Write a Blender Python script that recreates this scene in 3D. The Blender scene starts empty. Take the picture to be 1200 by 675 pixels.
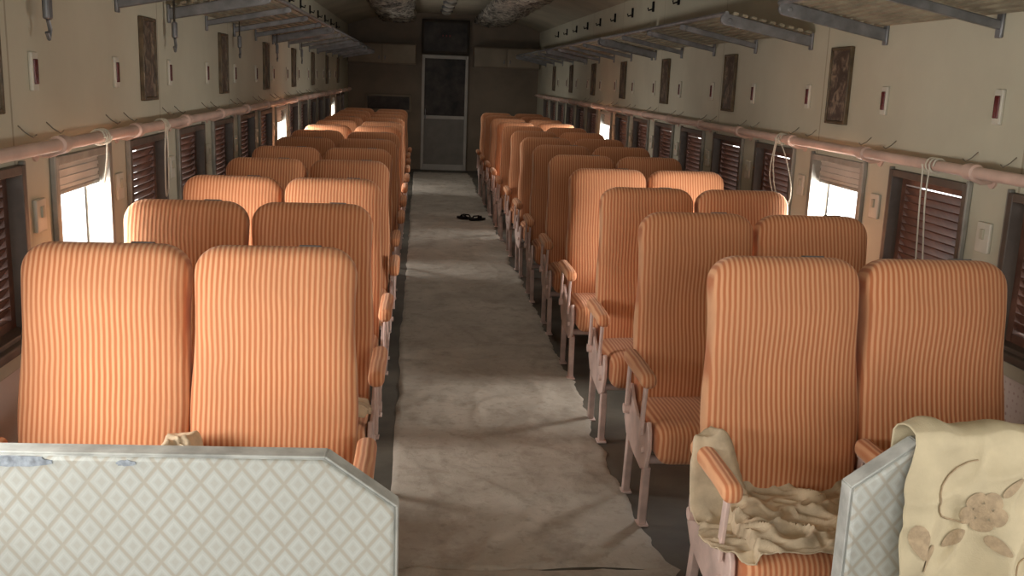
import bpy, bmesh, math, random
from mathutils import Vector, Matrix, noise
random.seed(4)
S = bpy.context.scene
COL = S.collection
XL, XR, XC = -1.25, 2.05, 0.40
Y0, YE = -1.6, 17.5
ORD = ['nearest','second','third','fourth','fifth','sixth','seventh','eighth','ninth','tenth','eleventh','twelfth',
       'thirteenth','fourteenth','fifteenth','sixteenth','seventeenth','eighteenth','nineteenth','twentieth','twenty first','twenty second','twenty third']

# ------------------------------------------------------------------ mesh builder
class MB:
    def __init__(s): s.v=[]; s.f=[]
    def add(s, vs, fs):
        n=len(s.v); s.v+= [Vector(p) for p in vs]; s.f+=[[i+n for i in f] for f in fs]
    def box(s, c, d, rot=None):
        c=Vector(c); h=Vector(d)/2
        vs=[Vector((x*h.x,y*h.y,z*h.z)) for x in(-1,1) for y in(-1,1) for z in(-1,1)]
        if rot is not None: vs=[rot@p for p in vs]
        s.add([p+c for p in vs],[[0,1,3,2],[4,6,7,5],[0,4,5,1],[2,3,7,6],[0,2,6,4],[1,5,7,3]])
        return s
    def bar(s, a, b, w, t, wdir=(1,0,0)):
        a=Vector(a); b=Vector(b); d=(b-a); L=d.length; d.normalize()
        wv=Vector(wdir); wv=(wv-d*wv.dot(d)).normalized(); tv=d.cross(wv)
        m=Matrix((wv,tv,d)).transposed()
        return s.box((a+b)/2,(w,t,L),m)
    def tube(s, pts, r, n=10, rs=None):
        pts=[Vector(p) for p in pts]; N=len(pts)
        t0=(pts[1]-pts[0]).normalized()
        up=Vector((0,0,1)) if abs(t0.z)<.9 else Vector((1,0,0))
        u=(up-t0*up.dot(t0)).normalized(); vs=[]
        for i in range(N):
            t=(pts[min(i+1,N-1)]-pts[max(i-1,0)]).normalized()
            u=(u-t*u.dot(t)).normalized(); w=t.cross(u)
            rr=rs[i] if rs else r
            for k in range(n):
                a=2*math.pi*k/n
                vs.append(pts[i]+u*math.cos(a)*rr+w*math.sin(a)*rr)
        fs=[[i*n+k,i*n+(k+1)%n,(i+1)*n+(k+1)%n,(i+1)*n+k] for i in range(N-1) for k in range(n)]
        fs.append(list(range(n))[::-1]); fs.append([(N-1)*n+k for k in range(n)])
        s.add(vs,fs); return s
    def prism(s, poly, lo, hi, axis):
        def P(a,b,c):
            return (c,a,b) if axis=='x' else ((a,c,b) if axis=='y' else (a,b,c))
        n=len(poly)
        vs=[P(a,b,lo) for a,b in poly]+[P(a,b,hi) for a,b in poly]
        fs=[list(range(n)),[n+i for i in range(n)][::-1]]+[[i,i+n,(i+1)%n+n,(i+1)%n] for i in range(n)]
        s.add(vs,fs); return s
    def rbox(s, c, d, r, fn=None, m=4, seg=3):
        c=Vector(c); h=[x/2 for x in d]
        ax=[]
        for k in range(3):
            q=[-h[k]+r*i/seg for i in range(seg+1)]
            mid=[-h[k]+r+(2*h[k]-2*r)*i/m for i in range(1,m)]
            ax.append(q+mid+[-x for x in q[::-1]])
        idx={}; vs=[]; fs=[]
        N=[len(a)-1 for a in ax]
        def V(i,j,k):
            if (i,j,k) in idx: return idx[(i,j,k)]
            p=Vector((ax[0][i],ax[1][j],ax[2][k]))
            inn=Vector([max(-(h[q]-r),min(h[q]-r,p[q])) for q in range(3)])
            dd=p-inn
            if dd.length>1e-9: p=inn+dd.normalized()*r
            if fn: p=fn(p)
            idx[(i,j,k)]=len(vs); vs.append(p+c); return idx[(i,j,k)]
        for i in range(N[0]):
            for j in range(N[1]):
                fs.append([V(i,j,0),V(i,j+1,0),V(i+1,j+1,0),V(i+1,j,0)])
                fs.append([V(i,j,N[2]),V(i+1,j,N[2]),V(i+1,j+1,N[2]),V(i,j+1,N[2])])
        for i in range(N[0]):
            for k in range(N[2]):
                fs.append([V(i,0,k),V(i+1,0,k),V(i+1,0,k+1),V(i,0,k+1)])
                fs.append([V(i,N[1],k),V(i,N[1],k+1),V(i+1,N[1],k+1),V(i+1,N[1],k)])
        for j in range(N[1]):
            for k in range(N[2]):
                fs.append([V(0,j,k),V(0,j,k+1),V(0,j+1,k+1),V(0,j+1,k)])
                fs.append([V(N[0],j,k),V(N[0],j+1,k),V(N[0],j+1,k+1),V(N[0],j,k+1)])
        s.add(vs,fs); return s
    def build(s, name, mat, parent=None, loc=(0,0,0), rot=(0,0,0), bevel=0, ang=40):
        me=bpy.data.meshes.new(name); me.from_pydata([tuple(p) for p in s.v],[],s.f); me.update()
        bm=bmesh.new(); bm.from_mesh(me); bmesh.ops.recalc_face_normals(bm,faces=bm.faces); bm.to_mesh(me); bm.free()
        me.shade_smooth(); me.set_sharp_from_angle(angle=math.radians(ang))
        me.materials.append(mat)
        o=bpy.data.objects.new(name,me); COL.objects.link(o)
        o.location=loc; o.rotation_euler=rot
        if parent: o.parent=parent
        if bevel:
            b=o.modifiers.new('bevel','BEVEL'); b.width=bevel; b.segments=2; b.limit_method='ANGLE'
        return o

def tag(o,label,cat,group=None):
    o['label']=label; o['category']=cat
    if group: o['group']=group
    return o
def thing(name,loc,label,cat,group=None,rot=0):
    o=bpy.data.objects.new(name,None); COL.objects.link(o); o.location=loc; o.rotation_euler=(0,0,rot)
    o.empty_display_size=.05
    return tag(o,label,cat,group)
def struct(o): o['kind']='structure'; return o
def copy_tree(o,parent=None):
    c=o.copy(); COL.objects.link(c)
    if parent: c.parent=parent
    for ch in list(o.children): copy_tree(ch,c)
    return c

# ------------------------------------------------------------------ materials
def newmat(name):
    m=bpy.data.materials.new(name); m.use_nodes=True; nt=m.node_tree
    b=nt.nodes['Principled BSDF']; return m,nt,b
def N(nt,t,**k):
    n=nt.nodes.new(t)
    for a,v in k.items(): setattr(n,a,v)
    return n
def mth(nt,op,a,b=None,c=None):
    n=N(nt,'ShaderNodeMath',operation=op)
    for i,x in enumerate((a,b,c)):
        if x is None: continue
        if isinstance(x,(int,float)): n.inputs[i].default_value=x
        else: nt.links.new(x,n.inputs[i])
    return n.outputs[0]
def mix(nt,fac,a,b):
    n=N(nt,'ShaderNodeMix',data_type='RGBA')
    if isinstance(fac,(int,float)): n.inputs[0].default_value=fac
    else: nt.links.new(fac,n.inputs[0])
    for i,x in ((6,a),(7,b)):
        if isinstance(x,tuple): n.inputs[i].default_value=(*x,1)
        else: nt.links.new(x,n.inputs[i])
    return n.outputs[2]
def mr(nt,x,a,b,c=0,d=1):
    n=N(nt,'ShaderNodeMapRange'); nt.links.new(x,n.inputs[0])
    for i,v in enumerate((a,b,c,d)): n.inputs[i+1].default_value=v
    return n.outputs[0]
def nz(nt,vec,scale,detail=4,rough=.55,dist=0):
    n=N(nt,'ShaderNodeTexNoise'); n.inputs['Scale'].default_value=scale; n.inputs['Detail'].default_value=detail
    n.inputs['Roughness'].default_value=rough; n.inputs['Distortion'].default_value=dist
    nt.links.new(vec,n.inputs['Vector']); return n.outputs[0]
def bump(nt,b,h,strength,dist=.01):
    n=N(nt,'ShaderNodeBump'); n.inputs['Strength'].default_value=strength; n.inputs['Distance'].default_value=dist
    nt.links.new(h,n.inputs['Height']); nt.links.new(n.outputs[0],b.inputs['Normal'])
def simple(name,col,rough=.6,metal=0,var=.25,scale=6,bmp=.15,bscale=60,emit=None,spec=None):
    m,nt,b=newmat(name)
    tc=N(nt,'ShaderNodeTexCoord').outputs['Object']
    n=nz(nt,tc,scale)
    dark=tuple(c*(1-var) for c in col); lite=tuple(min(1,c*(1+var*.5)) for c in col)
    nt.links.new(mix(nt,mr(nt,n,.35,.65),dark,lite),b.inputs['Base Color'])
    b.inputs['Roughness'].default_value=rough; b.inputs['Metallic'].default_value=metal
    if spec is not None: b.inputs['Specular IOR Level'].default_value=spec
    if bmp: bump(nt,b,nz(nt,tc,bscale,3),bmp,.003)
    if emit:
        b.inputs['Emission Color'].default_value=(*emit[0],1); b.inputs['Emission Strength'].default_value=emit[1]
    return m

def mat_stripe():
    m,nt,b=newmat('orange striped upholstery')
    tc=N(nt,'ShaderNodeTexCoord').outputs['Object']
    sp=N(nt,'ShaderNodeSeparateXYZ'); nt.links.new(tc,sp.inputs[0])
    wob=nz(nt,tc,5,2); x=mth(nt,'ADD',sp.outputs[0],mth(nt,'MULTIPLY',mth(nt,'SUBTRACT',wob,.5),.012))
    s=mth(nt,'SINE',mth(nt,'MULTIPLY',x,2*math.pi/.0145))
    f=mr(nt,s,-.6,.7)
    inf=N(nt,'ShaderNodeObjectInfo').outputs['Random']
    base=mix(nt,f,(.53,.155,.048),(.78,.385,.185))
    dirt=mr(nt,nz(nt,tc,3.5,5,.6),.35,.72)
    base=mix(nt,mth(nt,'MULTIPLY',dirt,.36),base,(.45,.20,.095))
    hs=N(nt,'ShaderNodeHueSaturation'); nt.links.new(base,hs.inputs['Color'])
    nt.links.new(mr(nt,inf,0,1,.80,1.08),hs.inputs['Value'])
    hs.inputs['Saturation'].default_value=.96
    nt.links.new(hs.outputs[0],b.inputs['Base Color'])
    b.inputs['Roughness'].default_value=.85
    b.inputs['Specular IOR Level'].default_value=.25
    b.inputs['Sheen Weight'].default_value=.25; b.inputs['Sheen Tint'].default_value=(1,.85,.7,1)
    h=mth(nt,'ADD',mth(nt,'MULTIPLY',s,.14),mth(nt,'MULTIPLY',nz(nt,tc,8,4),2.2))
    bump(nt,b,h,.45,.005)
    return m
def mat_diamond():
    m,nt,b=newmat('pale diamond pattern vinyl')
    tc=N(nt,'ShaderNodeTexCoord').outputs['Object']
    sp=N(nt,'ShaderNodeSeparateXYZ'); nt.links.new(tc,sp.inputs[0])
    u=mth(nt,'DIVIDE',sp.outputs[0],.056); v=mth(nt,'DIVIDE',sp.outputs[2],.070)
    def d(x):
        fr=mth(nt,'FRACT',mth(nt,'ADD',x,100.0)); return mth(nt,'ABSOLUTE',mth(nt,'SUBTRACT',fr,.5))
    a=d(mth(nt,'ADD',u,v)); c=d(mth(nt,'SUBTRACT',u,v))
    mx=mth(nt,'MAXIMUM',a,c)
    line=mr(nt,mx,.38,.45)
    inner=mr(nt,mx,.17,.12); ring=mth(nt,'MULTIPLY',mr(nt,mx,.22,.25),mr(nt,mx,.32,.29))
    col=mix(nt,line,(.50,.52,.49),(.435,.405,.345))
    col=mix(nt,mth(nt,'MULTIPLY',inner,.5),col,(.44,.42,.37))
    col=mix(nt,mth(nt,'MULTIPLY',ring,.5),col,(.585,.60,.565))
    dirt=mr(nt,nz(nt,tc,5,6,.65),.42,.72)
    col=mix(nt,mth(nt,'MULTIPLY',dirt,.35),col,(.38,.375,.33))
    nt.links.new(col,b.inputs['Base Color']); b.inputs['Roughness'].default_value=.5
    bump(nt,b,mth(nt,'ADD',mth(nt,'MULTIPLY',line,-.4),nz(nt,tc,25,3)),.25,.003)
    return m
def mat_wall():
    m,nt,b=newmat('cream painted wall panel')
    tc=N(nt,'ShaderNodeTexCoord').outputs['Object']
    sp=N(nt,'ShaderNodeSeparateXYZ'); nt.links.new(tc,sp.inputs[0])
    n=mr(nt,nz(nt,tc,1.6,6,.6),.3,.7)
    up=mix(nt,n,(.43,.395,.295),(.515,.48,.365))
    vo=N(nt,'ShaderNodeTexVoronoi'); vo.inputs['Scale'].default_value=38; vo.inputs['Randomness'].default_value=.15
    nt.links.new(tc,vo.inputs['Vector'])
    dots=mr(nt,vo.outputs[0],.18,.30)
    lo=mix(nt,dots,(.42,.28,.24),(.60,.50,.44))
    z=mth(nt,'GREATER_THAN',sp.outputs[2],.72)
    fr=mth(nt,'FRACT',mth(nt,'DIVIDE',mth(nt,'ADD',sp.outputs[1],16.0-.71),.88*2))
    j=mth(nt,'LESS_THAN',mth(nt,'ABSOLUTE',mth(nt,'SUBTRACT',fr,.5)),.0035)
    col=mix(nt,z,lo,up); col=mix(nt,mth(nt,'MULTIPLY',j,.6),col,(.2,.16,.1))
    nt.links.new(col,b.inputs['Base Color']); b.inputs['Roughness'].default_value=.55
    bump(nt,b,nz(nt,tc,30,3),.12,.004)
    return m
def mat_runner():
    m,nt,b=newmat('worn grey brown floor cloth')
    tc=N(nt,'ShaderNodeTexCoord').outputs['Object']
    col=mix(nt,mr(nt,nz(nt,tc,1.7,6,.65,.6),.33,.68),(.34,.295,.24),(.51,.455,.38))
    col=mix(nt,mth(nt,'MULTIPLY',mr(nt,nz(nt,tc,4.5,6,.72),.50,.70),.6),col,(.20,.16,.12))
    col=mix(nt,mth(nt,'MULTIPLY',mr(nt,nz(nt,tc,26,4,.6),.56,.70),.35),col,(.20,.165,.125))
    nt.links.new(col,b.inputs['Base Color']); b.inputs['Roughness'].default_value=.7
    bump(nt,b,mth(nt,'ADD',nz(nt,tc,14,5,.6,.8),mth(nt,'MULTIPLY',nz(nt,tc,220,2),.15)),.4,.014)
    return m
def mat_picture():
    m,nt,b=newmat('faded brown print')
    tc=N(nt,'ShaderNodeTexCoord').outputs['Object']
    n=nz(nt,tc,17,5,.6,1.2)
    nt.links.new(mix(nt,mr(nt,n,.46,.66),(.055,.032,.022),(.30,.22,.15)),b.inputs['Base Color'])
    b.inputs['Roughness'].default_value=.3
    return m
def mat_foil():
    m,nt,b=newmat('crinkled silver duct wrap')
    tc=N(nt,'ShaderNodeTexCoord').outputs['Object']
    n=nz(nt,tc,7,6,.7,1.5)
    nt.links.new(mix(nt,mr(nt,n,.42,.58),(.05,.042,.035),(.60,.55,.46)),b.inputs['Base Color'])
    b.inputs['Metallic'].default_value=.25; b.inputs['Roughness'].default_value=.4
    bump(nt,b,n,.8,.03)
    return m
M=dict(
 stripe=mat_stripe(), diamond=mat_diamond(), wall=mat_wall(), runner=mat_runner(), picture=mat_picture(), foil=mat_foil(),
 pink=simple('pink painted metal',(.66,.49,.43),.5,0,.22,9,.1),
 rail=simple('salmon painted pipe',(.62,.43,.35),.45,0,.2,4,.1),
 floor=simple('dark linoleum',(.10,.09,.07),.6,0,.4,3,.2),
 ceil=simple('cream ceiling paint',(.37,.33,.245),.6,0,.2,1.5,.1),
 endw=simple('dull tan partition panel',(.22,.175,.125),.55,0,.2,2,.1),
 cab=simple('dull cream cabinet paint',(.26,.215,.155),.55,0,.2,2,.1),
 steel=simple('grey steel',(.22,.22,.225),.45,.5,.3,12,.1),
 wire=simple('dull wire',(.20,.17,.13),.6,.2,.3,12,.1),
 wood=simple('brown louvre wood',(.15,.066,.042),.42,0,.4,10,.15),
 wframe=simple('dark window frame',(.10,.075,.058),.5,0,.3,8,.1),
 track=simple('grey window track',(.27,.255,.22),.5,.1,.3,8,.1),
 cream=simple('cream window surround',(.46,.42,.31),.5,0,.15,5,.1),
 blind=simple('grey roller blind',(.44,.42,.38),.8,0,.12,5,.2),
 slat=simple('dull rack slat',(.31,.27,.19),.5,0,.3,8,.1),
 white=simple('off white plastic',(.54,.50,.41),.4,0,.08,10,.05),
 redlens=simple('dark red lens',(.10,.010,.010),.25,0,.2,10,0),
 gilt=simple('dark gilt frame',(.11,.075,.04),.4,.3,.4,20,.3),
 black=simple('black rubber',(.010,.010,.011),.7,0,.2,10,.1,60,None,.2),
 dark=simple('dark glass',(.050,.040,.032),.35,0,.75,4,0,60,None,.2),
 darkpanel=simple('dark panel',(.05,.04,.03),.5,0,.3,3,0,60,None,.2),
 alum=simple('pale aluminium door',(.42,.40,.36),.4,.1,.1,6,.05),
 dpanel=simple('grey door panel',(.21,.195,.17),.6,0,.12,6,.05),
 vinyl=simple('off white vinyl edging',(.50,.51,.48),.5,0,.3,14,.25,40),
 tearm=simple('torn blue grey backing',(.33,.37,.42),.8,0,.4,60,.4),
 cloth=simple('tan crumpled cloth',(.57,.45,.305),.8,0,.3,11,.35,120),
 linen=simple('cream woven cover cloth',(.62,.53,.355),.85,0,.13,9,.3,260),
 thread=simple('tan brown embroidery',(.44,.33,.21),.8,0,.2,60,.4,200),
 cord=simple('pale cord',(.60,.56,.46),.7,0,.1,10,.1),
 red=simple('dim red mark',(.22,.02,.02),.5,0,.1,5,0),
 lamp=simple('frosted lamp glass',(.36,.34,.29),.5,0,.1,10,0),
)

# ------------------------------------------------------------------ camera
f=1150.0
yc=Vector((493-600,337.5-88,-f)).normalized()
r=math.radians(1.0)
u=Vector((math.sin(r),math.cos(r),0)); u=(u-yc*u.dot(yc)).normalized()
xr=yc.cross(u).normalized()
R=Matrix((xr,yc,u))
cam=bpy.data.cameras.new('camera'); cam.lens=f*36/1200; cam.sensor_width=36; cam.clip_start=.05
co=bpy.data.objects.new('camera',cam); COL.objects.link(co)
co.matrix_world=Matrix.Translation((0,0,1.63))@R.to_4x4()
S.camera=co

# ------------------------------------------------------------------ setting
WY=[3.79+.88*i for i in range(-3,15)]
WZ0,WZ1,WW=.76,1.31,.62
struct(MB().box((XC,(Y0+YE)/2,-.05),(XR-XL+.4,YE-Y0+.4,.1)).build('floor',M['floor']))
def side_wall(name,x,sx):
    b=MB(); t=.13; cx=x+sx*t/2; L=YE-Y0; cy=(YE+Y0)/2
    b.box((cx,cy,WZ0/2),(t,L,WZ0)); b.box((cx,cy,(WZ1+2.46)/2),(t,L,2.46-WZ1))
    edges=[Y0]+[e for y in WY for e in (y-WW/2,y+WW/2)]+[YE]
    for i in range(0,len(edges),2):
        a,c=edges[i],edges[i+1]; b.box((cx,(a+c)/2,(WZ0+WZ1)/2),(t,c-a,WZ1-WZ0))
    struct(b.build(name,M['wall']))
side_wall('wall_left',XL,-1); side_wall('wall_right',XR,1)
b=MB(); n=24; pr=[]
for i in range(n+1):
    a=i/n*2-1; pr.append((XC+a*1.68,2.42+.26*(1-abs(a)**2.6)))
poly=pr+[(p[0],p[1]+.06) for p in pr[::-1]]
b.prism(poly,Y0,YE,'y'); struct(b.build('ceiling',M['ceil'],ang=60))
DX=.42; DW=.80; DH=1.98
b=MB()
b.box(((XL-.1+DX-DW/2)/2,YE+.06,1.35),(DX-DW/2-XL+.1,.12,2.7)); b.box(((XR+.1+DX+DW/2)/2,YE+.06,1.35),(XR+.1-DX-DW/2,.12,2.7))
b.box((DX,YE+.06,(DH+2.7)/2),(DW,.12,2.7-DH)); struct(b.build('wall_end',M['endw']))
struct(MB().box((XC,Y0-.06,1.35),(3.6,.12,2.7)).build('wall_rear',M['ceil']))
dr=bpy.data.objects.new('door_1',None); COL.objects.link(dr); struct(dr); dr.location=(DX,YE-.02,0)
b=MB()
for s in(-1,1): b.box((s*(DW/2-.025),0,DH/2),(.05,.07,DH))
b.box((0,0,DH-.03),(DW-.10,.07,.06)); b.box((0,0,.92),(DW-.10,.06,.06)); b.box((0,0,.05),(DW-.10,.06,.10))
b.build('door_frame',M['alum'],dr,bevel=.004)
MB().box((0,0,(.95+DH-.06)/2),(DW-.10,.02,DH-.06-.95)).build('glass_pane',M['dark'],dr)
MB().box((0,0,.495),(DW-.10,.03,.79)).build('lower_panel',M['dpanel'],dr)
MB().tube([(-.33,-.03,1.05),(-.33,-.08,1.05),(-.33,-.08,.9),(-.33,-.03,.9)],.009).build('door_handle',M['steel'],dr)
t=thing('display_box',(DX,YE-.04,1.985),'dark glazed box mounted above the end door','display')
MB().rbox((0,0,.30),(.82,.08,.58),.012).build('housing',M['darkpanel'],t)
MB().box((0,-.042,.30),(.74,.006,.48)).build('glass_pane',M['dark'],t)
for k in range(3): MB().box((-.05+k*.06,-.048,.32),(.022,.004,.030)).build('red_mark',M['red'],t)
def cabinet(x0,x1,label):
    t=thing('overhead_cabinet',((x0+x1)/2,YE-.18,1.80),label,'cabinet')
    w=x1-x0
    MB().rbox((0,0,.17),(w,.36,.34),.012).build('body',M['endw'],t)
    for s in(-1,1):
        d=MB().rbox((s*w/4,-.188,.17),(w/2-.02,.014,.30),.005).build('door',M['cab'],t)
        MB().rbox((s*.05,-.203,.10),(.02,.02,.06),.006).build('handle',M['steel'],d)
cabinet(XL+.02,-.08,'cream overhead cabinet on end wall left of the door')
cabinet(.90,XR-.02,'cream overhead cabinet on end wall right of the door')
t=thing('notice_board',(-.55,YE-.02,1.0),'dark framed board low on the end wall left of the door','board')
MB().rbox((0,0,.14),(.80,.03,.30),.01).build('frame',M['cab'],t); MB().box((0,-.017,.14),(.72,.006,.22)).build('panel',M['dark'],t)
for nme,x,s in(('baseboard_left',XL,1),('baseboard_right',XR,-1)):
    struct(MB().box((x+s*.01,(Y0+YE)/2,.06),(.02,YE-Y0,.12)).build(nme,M['wframe'],bevel=.004))
for i,(x,s) in enumerate(((XL,1),(XR,-1))):
    struct(MB().box((x+s*.008,(Y0+YE)/2,WZ0-.05),(.016,YE-Y0,.05)).build('trim_%d'%(i+1),M['cream'],bevel=.004))

def window(n,x,sx,y,opened):
    w=bpy.data.objects.new('window_%d'%n,None); COL.objects.link(w); struct(w); w.location=(x,y,WZ0)
    H=WZ1-WZ0; h=WW/2; ins=-sx
    b=MB()
    fm=M['track'] if opened else M['wframe']
    b.box((sx*.05,-h+.015,H/2),(.14,.03,H)); b.box((sx*.05,h-.015,H/2),(.14,.03,H))
    b.box((sx*.05,0,H-.015),(.14,WW-.06,.03)); b.box((sx*.05,0,.015),(.14,WW-.06,.03))
    b.build('window_frame',fm,w,bevel=.003)
    for s in(-1,1): MB().box((ins*.010,s*(h-.002),H/2),(.018,.020,H+.02)).build('track',M['track'],w,bevel=.003)
    MB().rbox((ins*.02,0,.0),(.05,WW+.06,.03),.008).build('sill',M['wframe'],w)
    if opened:
        b=MB(); top=H-.03; bh=.10
        for k in range(7):
            b.box((sx*(.03+.004*(k%2)),0,top-bh*(k+.5)/7),(.012,WW-.065,bh/7))
        b.build('blind',M['blind'],w)
        MB().rbox((sx*.03,0,top-bh-.008),(.02,WW-.07,.018),.006).build('blind_bar',M['track'],w)
        b=MB()
        for s in(-1,1): b.box((sx*.09,s*(h-.038),H/2),(.02,.016,H-.06))
        b.box((sx*.09,0,.04),(.02,WW-.09,.02))
        b.build('sash',M['steel'],w)
    else:
        b=MB()
        for s in(-1,1): b.box((sx*.045,s*(h-.047),H/2),(.03,.034,H-.06))
        b.box((sx*.045,0,.045),(.03,WW-.12,.03)); b.box((sx*.045,0,H-.045),(.03,WW-.12,.03))
        k=13; zz=[.07+(H-.14)*(i+.5)/k for i in range(k)]
        for z in zz:
            rot=Matrix.Rotation(sx*math.radians(52),3,'Y')
            b.box((sx*.045,0,z),(.045,WW-.12,.006),rot)
        b.build('louvre_shutter',M['wood'],w)
OPEN={-1:{1.15,2.03,3.79,9.07,14.35},1:{1.15,4.67,10.83}}
n=1
for sx,x in((-1,XL),(1,XR)):
    for y in WY:
        op=any(abs(y-o)<.02 for o in OPEN[sx])
        window(n,x,sx,y,op); n+=1

WV=WY[2:]
DIV=[y-.44 for y in WV]+[WV[-1]+.44]
side={-1:'left',1:'right'}
for sx,x in((-1,XL),(1,XR)):
    t=thing('handrail',(x-sx*.085,0,1.365),'long salmon painted handrail pipe above the windows on the %s wall'%side[sx],'handrail')
    MB().tube([(0,Y0+.3,0),(0,5,0),(0,10,0),(0,YE-.5,0)],.021,14).build('pipe',M['rail'],t)
    for y in DIV:
        b=MB()
        b.tube([(0,y-.035,0),(0,y-.03,0),(0,y-.012,0),(0,y+.012,0),(0,y+.03,0),(0,y+.035,0)],.03,14,[.022,.03,.027,.031,.029,.022])
        b.tube([(0,y,-.02),(sx*.04,y,-.035),(sx*.085,y,-.03)],.011,8)
        b.tube([(sx*.078,y,-.03),(sx*.086,y,-.03)],.028,12)
        b.build('bracket',M['rail'],t)
for sx,x in((-1,XL),(1,XR)):
    c=0
    for y in DIV[1:12]:
        for dy in(-.12,.12):
            b=MB(); b.tube([(0,0,.014),(-sx*.020,0,-.006),(-sx*.045,0,-.022),(-sx*.056,0,-.012)],.0022,6)
            h=b.build('wire_hook',M['wire'],None,(x,y+dy,1.415))
            tag(h,'thin wire coat hook above %s handrail, %s from the camera'%(side[sx],ORD[c]),'hook','wire hooks above the %s handrail'%side[sx]); c+=1
def call_light(x,sx,y,lab):
    t=thing('call_light',(x,y,1.595),lab,'wall light','call lights on the %s wall'%side[sx])
    MB().rbox((-sx*.006,0,0),(.014,.052,.125),.005).build('plate',M['white'],t)
    MB().rbox((-sx*.014,0,.0),(.008,.030,.080),.003).build('red_lens',M['redlens'],t)
def socket(x,sx,y,lab):
    t=thing('wall_socket',(x,y,1.13),lab,'socket','sockets on the %s wall'%side[sx])
    MB().rbox((-sx*.006,0,0),(.014,.085,.11),.005).build('plate',M['white'],t)
    MB().rbox((-sx*.015,.0,.012),(.010,.022,.038),.003).build('switch',M['cream'],t)
def picture(x,sx,y,lab):
    t=thing('framed_picture',(x,y,1.655),lab,'picture','framed prints on the %s wall'%side[sx])
    b=MB(); w,h,q=.235,.37,.016
    for s in(-1,1):
        b.box((-sx*.010,s*(w/2-q/2),0),(.022,q,h)); b.box((-sx*.010,0,s*(h/2-q/2)),(.022,w-2*q,q))
    b.build('frame',M['gilt'],t,bevel=.004)
    MB().box((-sx*.006,0,0),(.012,w-2*q,h-2*q)).build('print',M['picture'],t)
for sx,x in((-1,XL),(1,XR)):
    for i,y in enumerate(DIV[1:15]):
        call_light(x,sx,y+.02,'small white plate with dark red lens on %s wall, %s from the camera'%(side[sx],ORD[i]))
        if i<9: socket(x,sx,y,'cream switch plate between windows on %s wall, %s from the camera'%(side[sx],ORD[i]))
    for i in range(8):
        picture(x,sx,2.98+1.76*i,'narrow dark framed print on %s wall above a window, %s from the camera'%(side[sx],ORD[i]))

def rack(sx,x,y0,y1,lab):
    t=thing('luggage_rack',(x,(y0+y1)/2,1.885),lab,'luggage rack','overhead luggage racks')
    L=y1-y0; k=max(1,round(L/.88)); ins=-sx
    for i in range(k+1):
        y=-L/2+L*i/k
        b=MB(); e=1 if i in(0,k) else 0; th=.030 if e else .018
        c0,c1=-.005,.088
        arc=[(.475+th*math.sin(math.pi*q/6),c1-th*math.cos(math.pi*q/6)) for q in range(7)]
        poly=[(0,c0-th)]+arc+[(0,c0+th*.8)]
        b.prism([(ins*a,z) for a,z in poly],y-.012,y+.012,'y')
        b.box((ins*.006,y,-.005),(.012,.04,.09))
        b.tube([(ins*.455,y-.016,.083),(ins*.455,y+.016,.083)],.012,8)
        b.build('bracket',M['steel'],t,bevel=.004)
    b=MB()
    for q in range(9):
        a=.035+q*.050; z=.033+a*.19
        b.box((ins*a,0,z),(.026,L+.08,.012),Matrix.Rotation(-ins*.19,3,'Y'))
    b.build('slats',M['slat'],t)
    MB().tube([(ins*.485,-L/2-.04,.115),(ins*.485,0,.115),(ins*.485,L/2+.04,.115)],.012,8).build('front_rail',M['steel'],t)
segs=[(2.55,4.31),(5.16,8.68),(8.82,12.34),(12.48,16.4)]
for sx,x in((-1,XL),(1,XR)):
    for i,(a,c) in enumerate(segs):
        rack(sx,x,a,c,'slatted luggage rack on steel brackets on %s wall, %s from the camera'%(side[sx],ORD[i]))
for i,y in enumerate([3.40,5.08,6.85,8.6,10.36]):
    t=thing('hanging_clasp',(XL+.05,y,1.70),'grey metal clasp hanging from strap below left rack, %s from the camera'%ORD[i],'clasp','hanging clasps on the left wall')
    MB().box((0,0,.20),(.006,.022,.14)).build('strap',M['darkpanel'],t)
    b=MB(); b.rbox((0,0,.10),(.022,.045,.08),.009); b.tube([(0,0,.06),(0,.015,.03),(0,0,.0),(0,-.015,.02)],.007,8)
    b.build('clasp_hook',M['steel'],t)
    MB().box((-.025,0,.265),(.06,.03,.02)).build('mount',M['steel'],t)
for sx,x in((-1,XL),(1,XR)):
    for i in range(9):
        y=8.0+.88*i
        b=MB(); b.rbox((-sx*.008,0,0),(.018,.035,.09),.006); b.tube([(-sx*.01,0,-.02),(-sx*.05,0,-.035),(-sx*.055,0,-.01)],.007,8)
        tag(b.build('coat_peg',M['black'],None,(x,y,2.30)),'small black peg high on %s wall above rack, %s from the camera'%(side[sx],ORD[i]),'peg','black pegs above the %s rack'%side[sx])
for s,nm in((-1,'left'),(1,'right')):
    b=MB(); vs=[]; fs=[]; ny=300; na=16
    for j in range(ny+1):
        y=-6+12*j/ny
        for k in range(na+1):
            a=math.pi*k/na
            rr=1+.4*noise.fractal(Vector((k*.4,y*3.2,s*7)),.8,2,4)
            vs.append((-.30*math.cos(a)*(1+.3*(rr-1)),y,-.12*math.sin(a)**.6*rr-.02))
    for j in range(ny):
        for k in range(na):
            i=j*(na+1)+k; fs.append([i,i+1,i+na+2,i+na+1])
    b.add(vs,fs)
    tag(b.build('ceiling_duct',M['foil'],None,(XC+s*.80,11.2,2.62),ang=80),'crinkled silver duct running along the %s side of ceiling'%nm,'duct')
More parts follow.
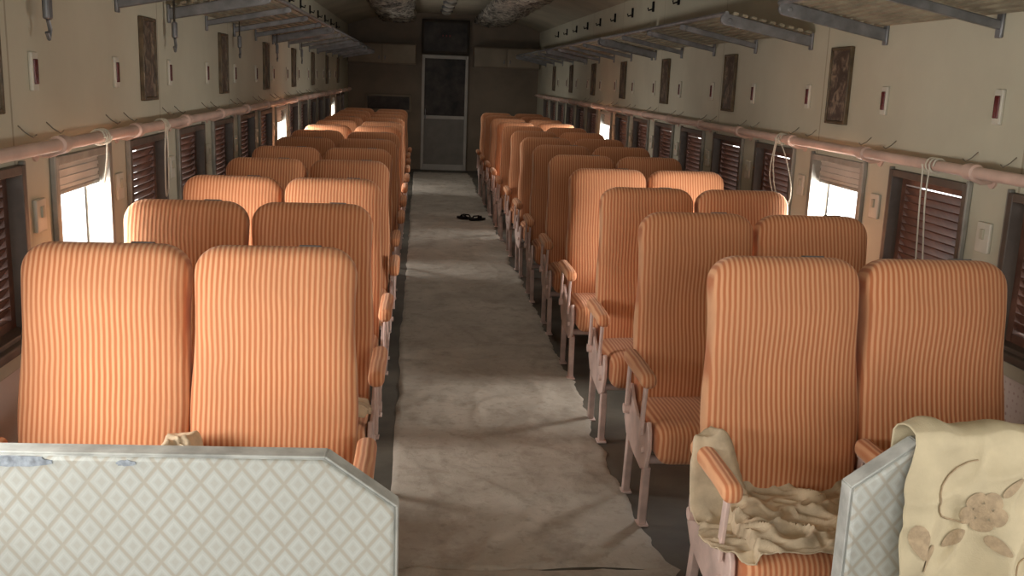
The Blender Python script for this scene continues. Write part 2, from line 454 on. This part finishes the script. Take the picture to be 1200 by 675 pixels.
for i in range(13):
    t=thing('ceiling_lamp',(.40,5.4+.92*i,2.657),'small round ceiling lamp on the centre line, %s from the camera'%ORD[i],'ceiling lamp','ceiling lamps')
    MB().tube([(0,0,.02),(0,0,0),(0,0,-.02)],.10,20).build('base',M['steel'],t)
    MB().tube([(0,0,-.02),(0,0,-.045),(0,0,-.062),(0,0,-.07)],.08,20,[.08,.075,.045,.01]).build('glass_shade',M['lamp'],t)

# ------------------------------------------------------------------ floor runner
def runner(ya,yb,ny,seed,lab,z0=0):
    b=MB(); nx=60; vs=[]; fs=[]
    for j in range(ny+1):
        y=ya+(yb-ya)*j/ny
        el=-.095+.022*noise.noise(Vector((y*.9,3+seed,0)))+.010*noise.noise(Vector((y*5,7,0)))
        er=.855+.040*noise.noise(Vector((y*1.1,9+seed,0)))+.036*noise.noise(Vector((y*4.5,1,0)))+.016*noise.noise(Vector((y*17,1,0)))+.07*math.exp(-abs(y-3.03)/.12)
        for i in range(nx+1):
            q=i/nx; x=el+(er-el)*q
            yy=y+(.03*noise.noise(Vector((x*2.5,0,4)))*(1-j/ny) if j<6 else 0)
            w=noise.noise(Vector((x*2.2,y*2.4,seed)))
            g=lambda v,k: 1/(1+(v*k)**2)
            w2=g(noise.noise(Vector((x*1.6+y*.5,y*1.3-x*.6,5+seed))),24)
            w3=g(noise.noise(Vector((x*3.6-y*.9,y*2.2+x*2.6,11+seed))),16)
            w4=g(noise.noise(Vector((x*.9+4,y*2.6,17+seed))),26)
            w5=g(noise.noise(Vector((x*6+y*2,y*4-x*3,27+seed))),9)
            z=z0+.005+.005*max(0,w)+.0065*w2+.005*w3+.006*w4+.0035*w5
            if i==0 or i==nx or j==0: z=z0+.002
            vs.append((x,yy,z))
    for j in range(ny):
        for i in range(nx):
            k=j*(nx+1)+i; fs.append([k,k+1,k+nx+2,k+nx+1])
    b.add(vs,fs)
    tag(b.build('aisle_runner',M['runner'],None,ang=80),lab,'floor runner')
runner(3.03,16.9,640,0,'wrinkled grey brown cloth runner covering the aisle floor up to the end door')
runner(.6,3.02,100,31,'separate piece of grey brown floor cloth between the two low partitions')
for i,(x,y,a,lab) in enumerate(((.55,11.35,1.0,'black sandal lying on the aisle runner, left of the pair'),(.68,11.25,-.9,'black sandal lying on the aisle runner, right of the pair'))):
    t=thing('sandal',(x,y,.018),lab,'sandal','sandals on the runner',a)
    pl=[]
    for k in range(20):
        q=2*math.pi*k/20; pl.append((.045*math.sin(q)*(1+.22*math.cos(q)),.12*math.cos(q)))
    MB().prism(pl,0,.018,'z').build('sole',M['black'],t,bevel=.004)
    bb=MB()
    for s in(-1,1): bb.tube([(0,.07,.016),(s*.02,.04,.042),(s*.042,-.02,.038),(s*.042,-.04,.016)],.009,8)
    bb.build('strap',M['black'],t)

# ------------------------------------------------------------------ seats
def back_mb():
    b=MB(); H,W,T=.785,.225,.056; Rw,Rt=.085,.045; n=44
    zs=[0,.006,.02,.045]+[.09+(H-Rw-.02-.09)*i/14 for i in range(15)]+[H-Rw+Rw*math.sin(math.pi/2*i/9) for i in range(10)]
    vs=[]; fs=[]
    for z in zs:
        w=W*(1-.03*max(0,min(1,(z-.30)/.4)))-.005*math.sin(z*14)
        if z>H-Rw: w-=Rw-math.sqrt(max(0,Rw*Rw-(z-H+Rw)**2))
        tt=T
        if z>H-Rt: tt-=Rt-math.sqrt(max(0,Rt*Rt-(z-H+Rt)**2))
        if z<.045: tt-=.03*(1-z/.045)**2; w-=.02*(1-z/.045)**2
        for k in range(n):
            a=2*math.pi*k/n; c,s=math.cos(a),math.sin(a); e=2/5.5
            x=w*math.copysign(abs(c)**e,c); y=tt*math.copysign(abs(s)**e,s)
            if y<0:
                g=.026*math.exp(-((z-.63)/.11)**2)+.022*math.exp(-((z-.20)/.13)**2)
                y-=g*(1-(abs(x)/W)**3*.6); y-=.008*(1-(x/W)**2)
            vs.append((x,y,z))
    m=len(zs)
    for j in range(m-1):
        for k in range(n): fs.append([j*n+k,j*n+(k+1)%n,(j+1)*n+(k+1)%n,(j+1)*n+k])
    fs.append(list(range(n))[::-1]); fs.append([(m-1)*n+k for k in range(n)])
    b.add(vs,fs); return b
def double_seat():
    t=thing('double_seat',(0,0,0),'','seat')
    bm_=back_mb()
    for s in(-1,1):
        bo=bm_.build('backrest',M['stripe'],t,(s*.228,-.12,.375),(math.radians(-10),0,0),ang=70)
        MB().rbox((.09,.0,.785),(.06,.03,.008),.003).build('top_plate',M['steel'],bo)
        def puff(p):
            q=Vector(p)
            if p.z>0: q.z+=.016*(1-(p.x/.225)**2)*(1-(p.y/.21)**2)
            return q
        MB().rbox((0,0,0),(.445,.40,.14),.045,puff,8).build('seat_cushion',M['stripe'],t,(s*.228,-.33,.39),ang=70)
    for x in(-.487,0,.487):
        def arm(p):
            q=Vector(p); q.z-= .008*max(0,(-p.y-.05)/.12)**2; return q
        MB().rbox((0,0,0),(.056,.34,.056),.024,arm,6).build('armrest',M['stripe'],t,(x,-.312,.622),ang=70)
        b=MB(); b.bar((x,-.43,.60),(x,-.40,.40),.012,.03); b.bar((x,-.16,.60),(x,-.14,.42),.012,.03); b.bar((x,-.46,.594),(x,-.15,.594),.03,.008)
        b.build('armrest_post',M['pink'],t,bevel=.003)
    for s in(-1,1):
        x=s*.466
        pl=[(-.43,.455),(-.455,.42),(-.462,.36),(-.43,.28),(-.36,.250),(-.22,.265),(-.10,.29),(-.05,.34),(-.05,.43),(-.08,.49),(-.12,.50),(-.17,.455),(-.25,.42),(-.34,.42)]
        MB().prism(pl,x-.008,x+.008,'x').build('side_plate',M['pink'],t,bevel=.004)
        MB().tube([(x+s*.006,-.12,.40),(x+s*.028,-.12,.40)],.020,12).build('pivot_cap',M['pink'],t)
        MB().tube([(x+s*.006,-.40,.34),(x+s*.020,-.40,.34)],.013,10).build('pivot_cap',M['pink'],t)
        for (y0,z0,y1) in((-.38,.27,-.30),(-.10,.29,.00)):
            b=MB(); b.bar((x-s*.012,y0,z0),(x-s*.028,y1,.008),.028,.034); b.box((x-s*.028,y1,.005),(.045,.055,.01))
            b.build('leg',M['pink'],t,bevel=.004)
    for y,z in((-.36,.285),(-.12,.31)):
        MB().tube([(-.46,y,z),(0,y,z),(.46,y,z)],.016,10).build('crossbar',M['pink'],t)
    return t
proto=double_seat()
desc={('left',0):'orange striped double seat nearest on the left, directly behind diamond patterned partition',
      ('left',1):'orange striped double seat beside the bright open left window, second row back',
      ('right',0):'orange striped double seat nearest on the right, crumpled cream cloth on its cushion',
      ('right',1):'orange striped double seat second back on the right, in front of open window'}
NR=13
rowY=[2.74,3.68,4.60,5.55]+[5.55+.935*i for i in range(1,10)]
for sn,cx in(('left',-.617),('right',1.298)):
    for i in range(NR):
        o=proto if (sn=='left' and i==0) else copy_tree(proto)
        dy=random.uniform(-.02,.02) if i>1 else 0
        if sn=='right' and i==2: dy=-.06
        if sn=='right' and i==3: dy=-.03
        o.location=(cx+(random.uniform(-.008,.008) if i>1 else 0),rowY[i]+dy,0)
        o.rotation_euler.z=math.radians(random.uniform(-.6,.6)) if i>0 else 0
        o['label']=desc.get((sn,i),'orange striped double train seat, %s row back on the %s of the aisle'%(ORD[i],sn))
        o['group']='double seats %s of the aisle'%sn
        for ch in o.children:
            if ch.name.startswith('backrest'):
                ch.rotation_euler.x=math.radians(-10+(random.uniform(-1.5,1.5) if i>1 else 0))

# ------------------------------------------------------------------ front low panels
PH=.860
def low_panel(x0,x1,yc_,chs,lab,rot=0):
    cx=(x0+x1)/2; w=(x1-x0)/2; t=thing('low_partition',(cx,yc_,0),lab,'partition',None,rot)
    H=PH; ch=.145; cz=.105
    def outline(ins):
        p=[(-w+ins,.02+ins),(w-ins,.02+ins)]
        if chs>0: p+=[(w-ins,H-cz-ins*.4),(w-ch-ins*.4,H-ins),(-w+ins,H-ins)]
        else: p+=[(w-ins,H-ins),(-w+ch+ins*.4,H-ins),(-w+ins,H-cz-ins*.4)]
        return p
    MB().prism(outline(0),-.024,.024,'y').build('core',M['vinyl'],t,bevel=.008)
    MB().prism(outline(.004),-.032,-.018,'y').build('padded_face',M['diamond'],t,bevel=.007)
    MB().prism(outline(.004),.018,.030,'y').build('rear_face',M['diamond'],t,bevel=.006)
    o=outline(-.001); b=MB()
    pts=[(o[1][0],.05),o[2],o[3],o[4]] if chs>0 else [o[2],o[3],o[4],(o[4][0],.05)]
    for a,c in zip(pts[:-1],pts[1:]): b.bar((a[0],0,a[1]),(c[0],0,c[1]),.048,.005,(0,1,0))
    b.build('edging',M['vinyl'],t,bevel=.002)
    return t
lp=low_panel(-1.215,-.034,1.950,1,'low padded partition with diamond patterned vinyl in front of left seats',math.radians(-2.4))
for (cx,cz,rx,rz,sd) in((-.17,PH-.004,.075,.011,1),(.05,PH-.004,.02,.006,2)):
    pl=[]; b=MB()
    for k in range(22):
        a=2*math.pi*k/22; rr=1+.35*noise.noise(Vector((k*.9,sd,0)))
        pl.append((cx+rx*math.cos(a)*rr,cz-.010+rz*math.sin(a)*rr))
    b.prism(pl,-.0345,-.028,'y')
    o=b.build('torn_patch',M['tearm'],lp); o['label']='torn blue grey backing'
low_panel(.985,2.03,2.015,-1,'low padded partition with diamond vinyl in front of right seats, cloth over it')

CX0,CX1=1.105,1.99; PF,PB,PT=2.015-.042,2.015+.040,PH+.012
LB,LT,LF=.22,PB-PF,.60
def cp(u_,s,off=0):
    x=CX0+(CX1-CX0)*u_
    if s<LB: y=PB; z=PT-(LB-s); g=0
    elif s<LB+LT:
        q=(s-LB)/LT; y=PB-(LT)*q; z=PT+.012*math.sin(math.pi*q)+.004; g=1
    else: y=PF; z=PT-(s-LB-LT); g=2
    d=max(0,s-LB-LT)/LF
    ph=x*34+2.6*noise.noise(Vector((x*4,s*2.6,0)))+d*3
    fold=(.5+.5*math.sin(ph))**1.5*.052*min(1,.15+d*1.8)+.020*(1+noise.noise(Vector((x*12,s*9,2))))*min(1,.3+d*2)+.014*(1/(1+(noise.noise(Vector((x*7+s*6,s*5-x*3,9)))*9)**2))
    if g==2: y-=fold+off; x-=.03*math.sin(d*3.2)*(1-u_)+.016*noise.noise(Vector((s*8,u_*3,1)))
    elif g==1:
        q=(s-LB)/LT; z+=.010*(1+noise.noise(Vector((x*16,s*10,3))))+.014*(.5+.5*math.sin(ph))+off
        y-=fold*q
    else: y+=.008*(1+math.sin(x*25)); z+=.014*(.5+.5*math.sin(ph))*(s/LB)
    return Vector((x,y,z))
b=MB(); nu,ns=170,130; vs=[]; fs=[]
L=LB+LT+LF
for j in range(ns+1):
    for i in range(nu+1): vs.append(cp(i/nu,L*j/ns))
for j in range(ns):
    for i in range(nu):
        k=j*(nu+1)+i; fs.append([k,k+1,k+nu+2,k+nu+1])
b.add(vs,fs)
cl=b.build('cover_cloth',M['linen'],None,ang=80); tag(cl,'cream cloth with tan embroidered roses draped over the right partition','cloth')
so=cl.modifiers.new('thick','SOLIDIFY'); so.thickness=.003; so.offset=-1
def patch(b,x,s,rx,rs,ang,pet=0):
    vs=[]; n=18; rings=3
    def at(px,ps): return cp((px-CX0)/(CX1-CX0),ps,.0035)
    vs.append(at(x,s))
    for q in range(1,rings+1):
        for k in range(n):
            a=2*math.pi*k/n; dx=rx*math.cos(a)*q/rings; ds=rs*math.sin(a)*q/rings*(1-pet*math.cos(a)*.5)
            vs.append(at(x+dx*math.cos(ang)-ds*math.sin(ang),s+dx*math.sin(ang)+ds*math.cos(ang)))
    fs=[[0,1+k,1+(k+1)%n] for k in range(n)]
    for q in range(rings-1):
        for k in range(n): fs.append([1+q*n+k,1+(q+1)*n+k,1+(q+1)*n+(k+1)%n,1+q*n+(k+1)%n])
    b.add(vs,fs)
def stem(b,pts):
    P=[]
    for (a,c),(d,e) in zip(pts[:-1],pts[1:]):
        for q in range(8): P.append(cp((a+(d-a)*q/8-CX0)/(CX1-CX0),c+(e-c)*q/8,.003))
    b.tube(P,.0020,5)
S0=LB+LT
for (mx,ms,sc) in((1.290,S0+.150,1.25),(1.55,S0+.09,1.1),(1.80,S0+.22,1.1),(1.22,S0+.44,1),(1.48,S0+.38,1.1)):
    b=MB()
    for k in range(5):
        a=k*math.pi*.4+.3; patch(b,mx+.026*sc*math.cos(a),ms+.026*sc*math.sin(a),.018*sc,.0135*sc,a+1.57,.2)
    patch(b,mx,ms,.015*sc,.015*sc,0); b.build('embroidered_rose',M['thread'],cl,ang=80)
    for (ax,as_,rx,rs,an) in((.045,-.045,.022,.009,-.8),(-.04,.055,.024,.010,2.3),(-.115,.05,.034,.017,1.1),(-.09,.085,.024,.012,2.2),(.03,.06,.024,.011,.6)):
        b=MB(); patch(b,mx+ax*sc,ms+as_*sc,rx*sc,rs*sc,an,.5); b.build('embroidered_leaf',M['thread'],cl,ang=80)
    b=MB(); P=[(mx-.03-.08*math.sin(q*.28),ms+.03-.012*q+.02*math.sin(q*.5)) for q in range(12)]
    stem(b,P); b.build('embroidered_stem',M['thread'],cl,ang=80)

def crumpled(loc,hw,hh,base,amp,seed,lab,n=90,cut=1.0):
    vs=[]; b=MB(); keep={}; fs=[]
    for j in range(n+1):
        for i in range(n+1):
            a=(i/n*2-1); c=(j/n*2-1); x=a*hw; y=c*hh
            p=Vector((x*7+y*4+seed,y*10-x*2,seed)); p=p+.35*noise.noise_vector(p*1.1)
            g=lambda v,k: 1/(1+(v*k)**2)
            r1=g(noise.noise(p),8); r2=g(noise.noise(p*1.9+Vector((9,2,1))),8)
            edge=1-.8*max(abs(a),abs(c))**4
            z=base(loc[0]+x,loc[1]+y)+.006+amp*edge*(.62*r1+.34*r2+.15*noise.noise(p*.7))
            sx_=x+.02*noise.noise(p*.8+Vector((5,0,0))); sy_=y+.02*noise.noise(p*.8+Vector((0,5,0)))
            vs.append((sx_,sy_,z-loc[2]))
            an=math.atan2(c,a); keep[(i,j)]=(a**4+c**4)**.25<cut*(.88+.20*noise.noise(Vector((math.cos(an)*1.3,math.sin(an)*1.3,seed))))
    for j in range(n):
        for i in range(n):
            if keep[(i,j)] and keep[(i+1,j)] and keep[(i,j+1)] and keep[(i+1,j+1)]:
                k=j*(n+1)+i; fs.append([k,k+1,k+n+2,k+n+1])
    b.add(vs,fs); o=b.build('crumpled_cloth',M['cloth'],None,loc,ang=80)
    bm=bmesh.new(); bm.from_mesh(o.data); bmesh.ops.delete(bm,geom=[v for v in bm.verts if not v.link_faces],context='VERTS')
    for _ in range(3): bmesh.ops.smooth_vert(bm,verts=[v for v in bm.verts if v.is_boundary],factor=.5,use_axis_x=True,use_axis_y=True,use_axis_z=True)
    bm.to_mesh(o.data); bm.free()
    s=o.modifiers.new('thick','SOLIDIFY'); s.thickness=.003; s.offset=1
    return tag(o,lab,'cloth')
def sm(a,b_,x):
    t=max(0,min(1,(x-a)/(b_-a))); return t*t*(3-2*t)
def base_r(x,y):
    cush=.474+.05*sm(2.55,2.60,y)
    k=sm(2.47,2.53,y)
    if x<.785: arm=.655-.20*sm(.785,.745,x)
    elif x<.855: arm=.655
    else: arm=.655-.19*sm(.855,.96,x)
    low=cush if x>.87 else .44
    return max(low, arm*k+low*(1-k))
crumpled((1.07,2.405,.476),.330,.215,base_r,.044,3.3,'crumpled tan cloth lying on the nearest right seat and hanging behind its armrest',130,1.1)
def base_l(x,y):
    return .655-.10*sm(.035,.075,abs(x+.617))
crumpled((-.617,2.44,.60),.13,.12,base_l,.03,8.1,'crumpled tan cloth over middle armrest behind the left partition',50)
crumpled((-.225,3.27,.476),.085,.11,lambda x,y:.474,.05,12.7,'small pale crumpled cloth on second left seat beside the aisle',50)

def cord(sx,x,y,pts,lab):
    b=MB()
    for P in pts:
        Q=[]
        for i in range(len(P)-1):
            p0=Vector(P[max(i-1,0)]);p1=Vector(P[i]);p2=Vector(P[i+1]);p3=Vector(P[min(i+2,len(P)-1)])
            for k in range(6):
                t=k/6; Q.append(.5*((2*p1)+(p2-p0)*t+(2*p0-5*p1+4*p2-p3)*t*t+(3*p1-p0-3*p2+p3)*t**3))
        Q.append(Vector(P[-1])); b.tube([(-sx*v.x,v.y,v.z) for v in Q],.0033,6)
    tag(b.build('rope',M['cord'],None,(x,y,1.365)),lab,'rope')
wr=[(.085+.028*math.cos(a*.9),-.03+.004*a,.028*math.sin(a*.9)) for a in range(0,22)]
cord(1,XR,5.22,[wr,[(.11,.02,0),(.10,.08,-.12),(.09,.04,-.28),(.08,-.10,-.36),(.08,-.17,-.26),(.09,-.08,-.10),(.11,.0,-.0)],[(.11,.04,0),(.10,.12,-.2),(.08,.05,-.35)]],'looped pale rope hanging from the right handrail past the open window')
cord(1,XR,3.60,[wr,[(.11,.0,0),(.10,.02,-.15),(.09,.0,-.38)],[(.11,.05,0),(.10,.06,-.15),(.09,.05,-.42)]],'pair of straight pale ropes hanging from the right handrail nearest the camera')
cord(-1,XL,4.62,[wr,[(.11,.0,0),(.10,.05,-.12),(.09,.08,-.28),(.09,.03,-.32),(.10,-.01,-.15),(.11,-.02,0)]],'looped pale rope hanging from the left handrail at shuttered window')
cord(-1,XL,3.75,[wr,[(.11,.0,0),(.10,.02,-.08),(.09,.01,-.17)]],'short pale rope hanging from left handrail over bright open window')

# ------------------------------------------------------------------ light
w=bpy.data.worlds.new('world'); S.world=w; w.use_nodes=True
bg=w.node_tree.nodes['Background']; bg.inputs[0].default_value=(1,.98,.95,1); bg.inputs[1].default_value=3.0
def area(loc,rot,sx_,sy_,p,col=(1,.98,.94)):
    l=bpy.data.lights.new('area','AREA'); l.shape='RECTANGLE'; l.size=sx_; l.size_y=sy_; l.energy=p; l.color=col
    o=bpy.data.objects.new('area_light',l); COL.objects.link(o); o.location=loc; o.rotation_euler=rot; return o
zc=(WZ0+WZ1)/2
for y,p in((1.15,20),(2.03,28),(3.79,38),(9.07,38),(14.35,24)): area((XL-.16,y,zc),(0,math.radians(-90),0),.5,.56,p)
for y,p in((1.15,16),(4.67,42),(10.83,34)): area((XR+.16,y,zc),(0,math.radians(90),0),.5,.56,p)
area((.3,-1.3,1.55),(math.radians(79),0,0),2.6,1.3,54,(1,.98,.94))
for i in range(1,13,2):  # added fill spots to brighten the far aisle; the ceiling fixtures stay unlit
    l=bpy.data.lights.new('spot','SPOT'); l.energy=13; l.spot_size=math.radians(145); l.spot_blend=1; l.shadow_soft_size=.06; l.color=(1,.96,.88)
    o=bpy.data.objects.new('aisle_fill_spot',l); COL.objects.link(o); o.location=(.40,5.4+.92*i,2.52)
S.view_settings.view_transform='Standard'
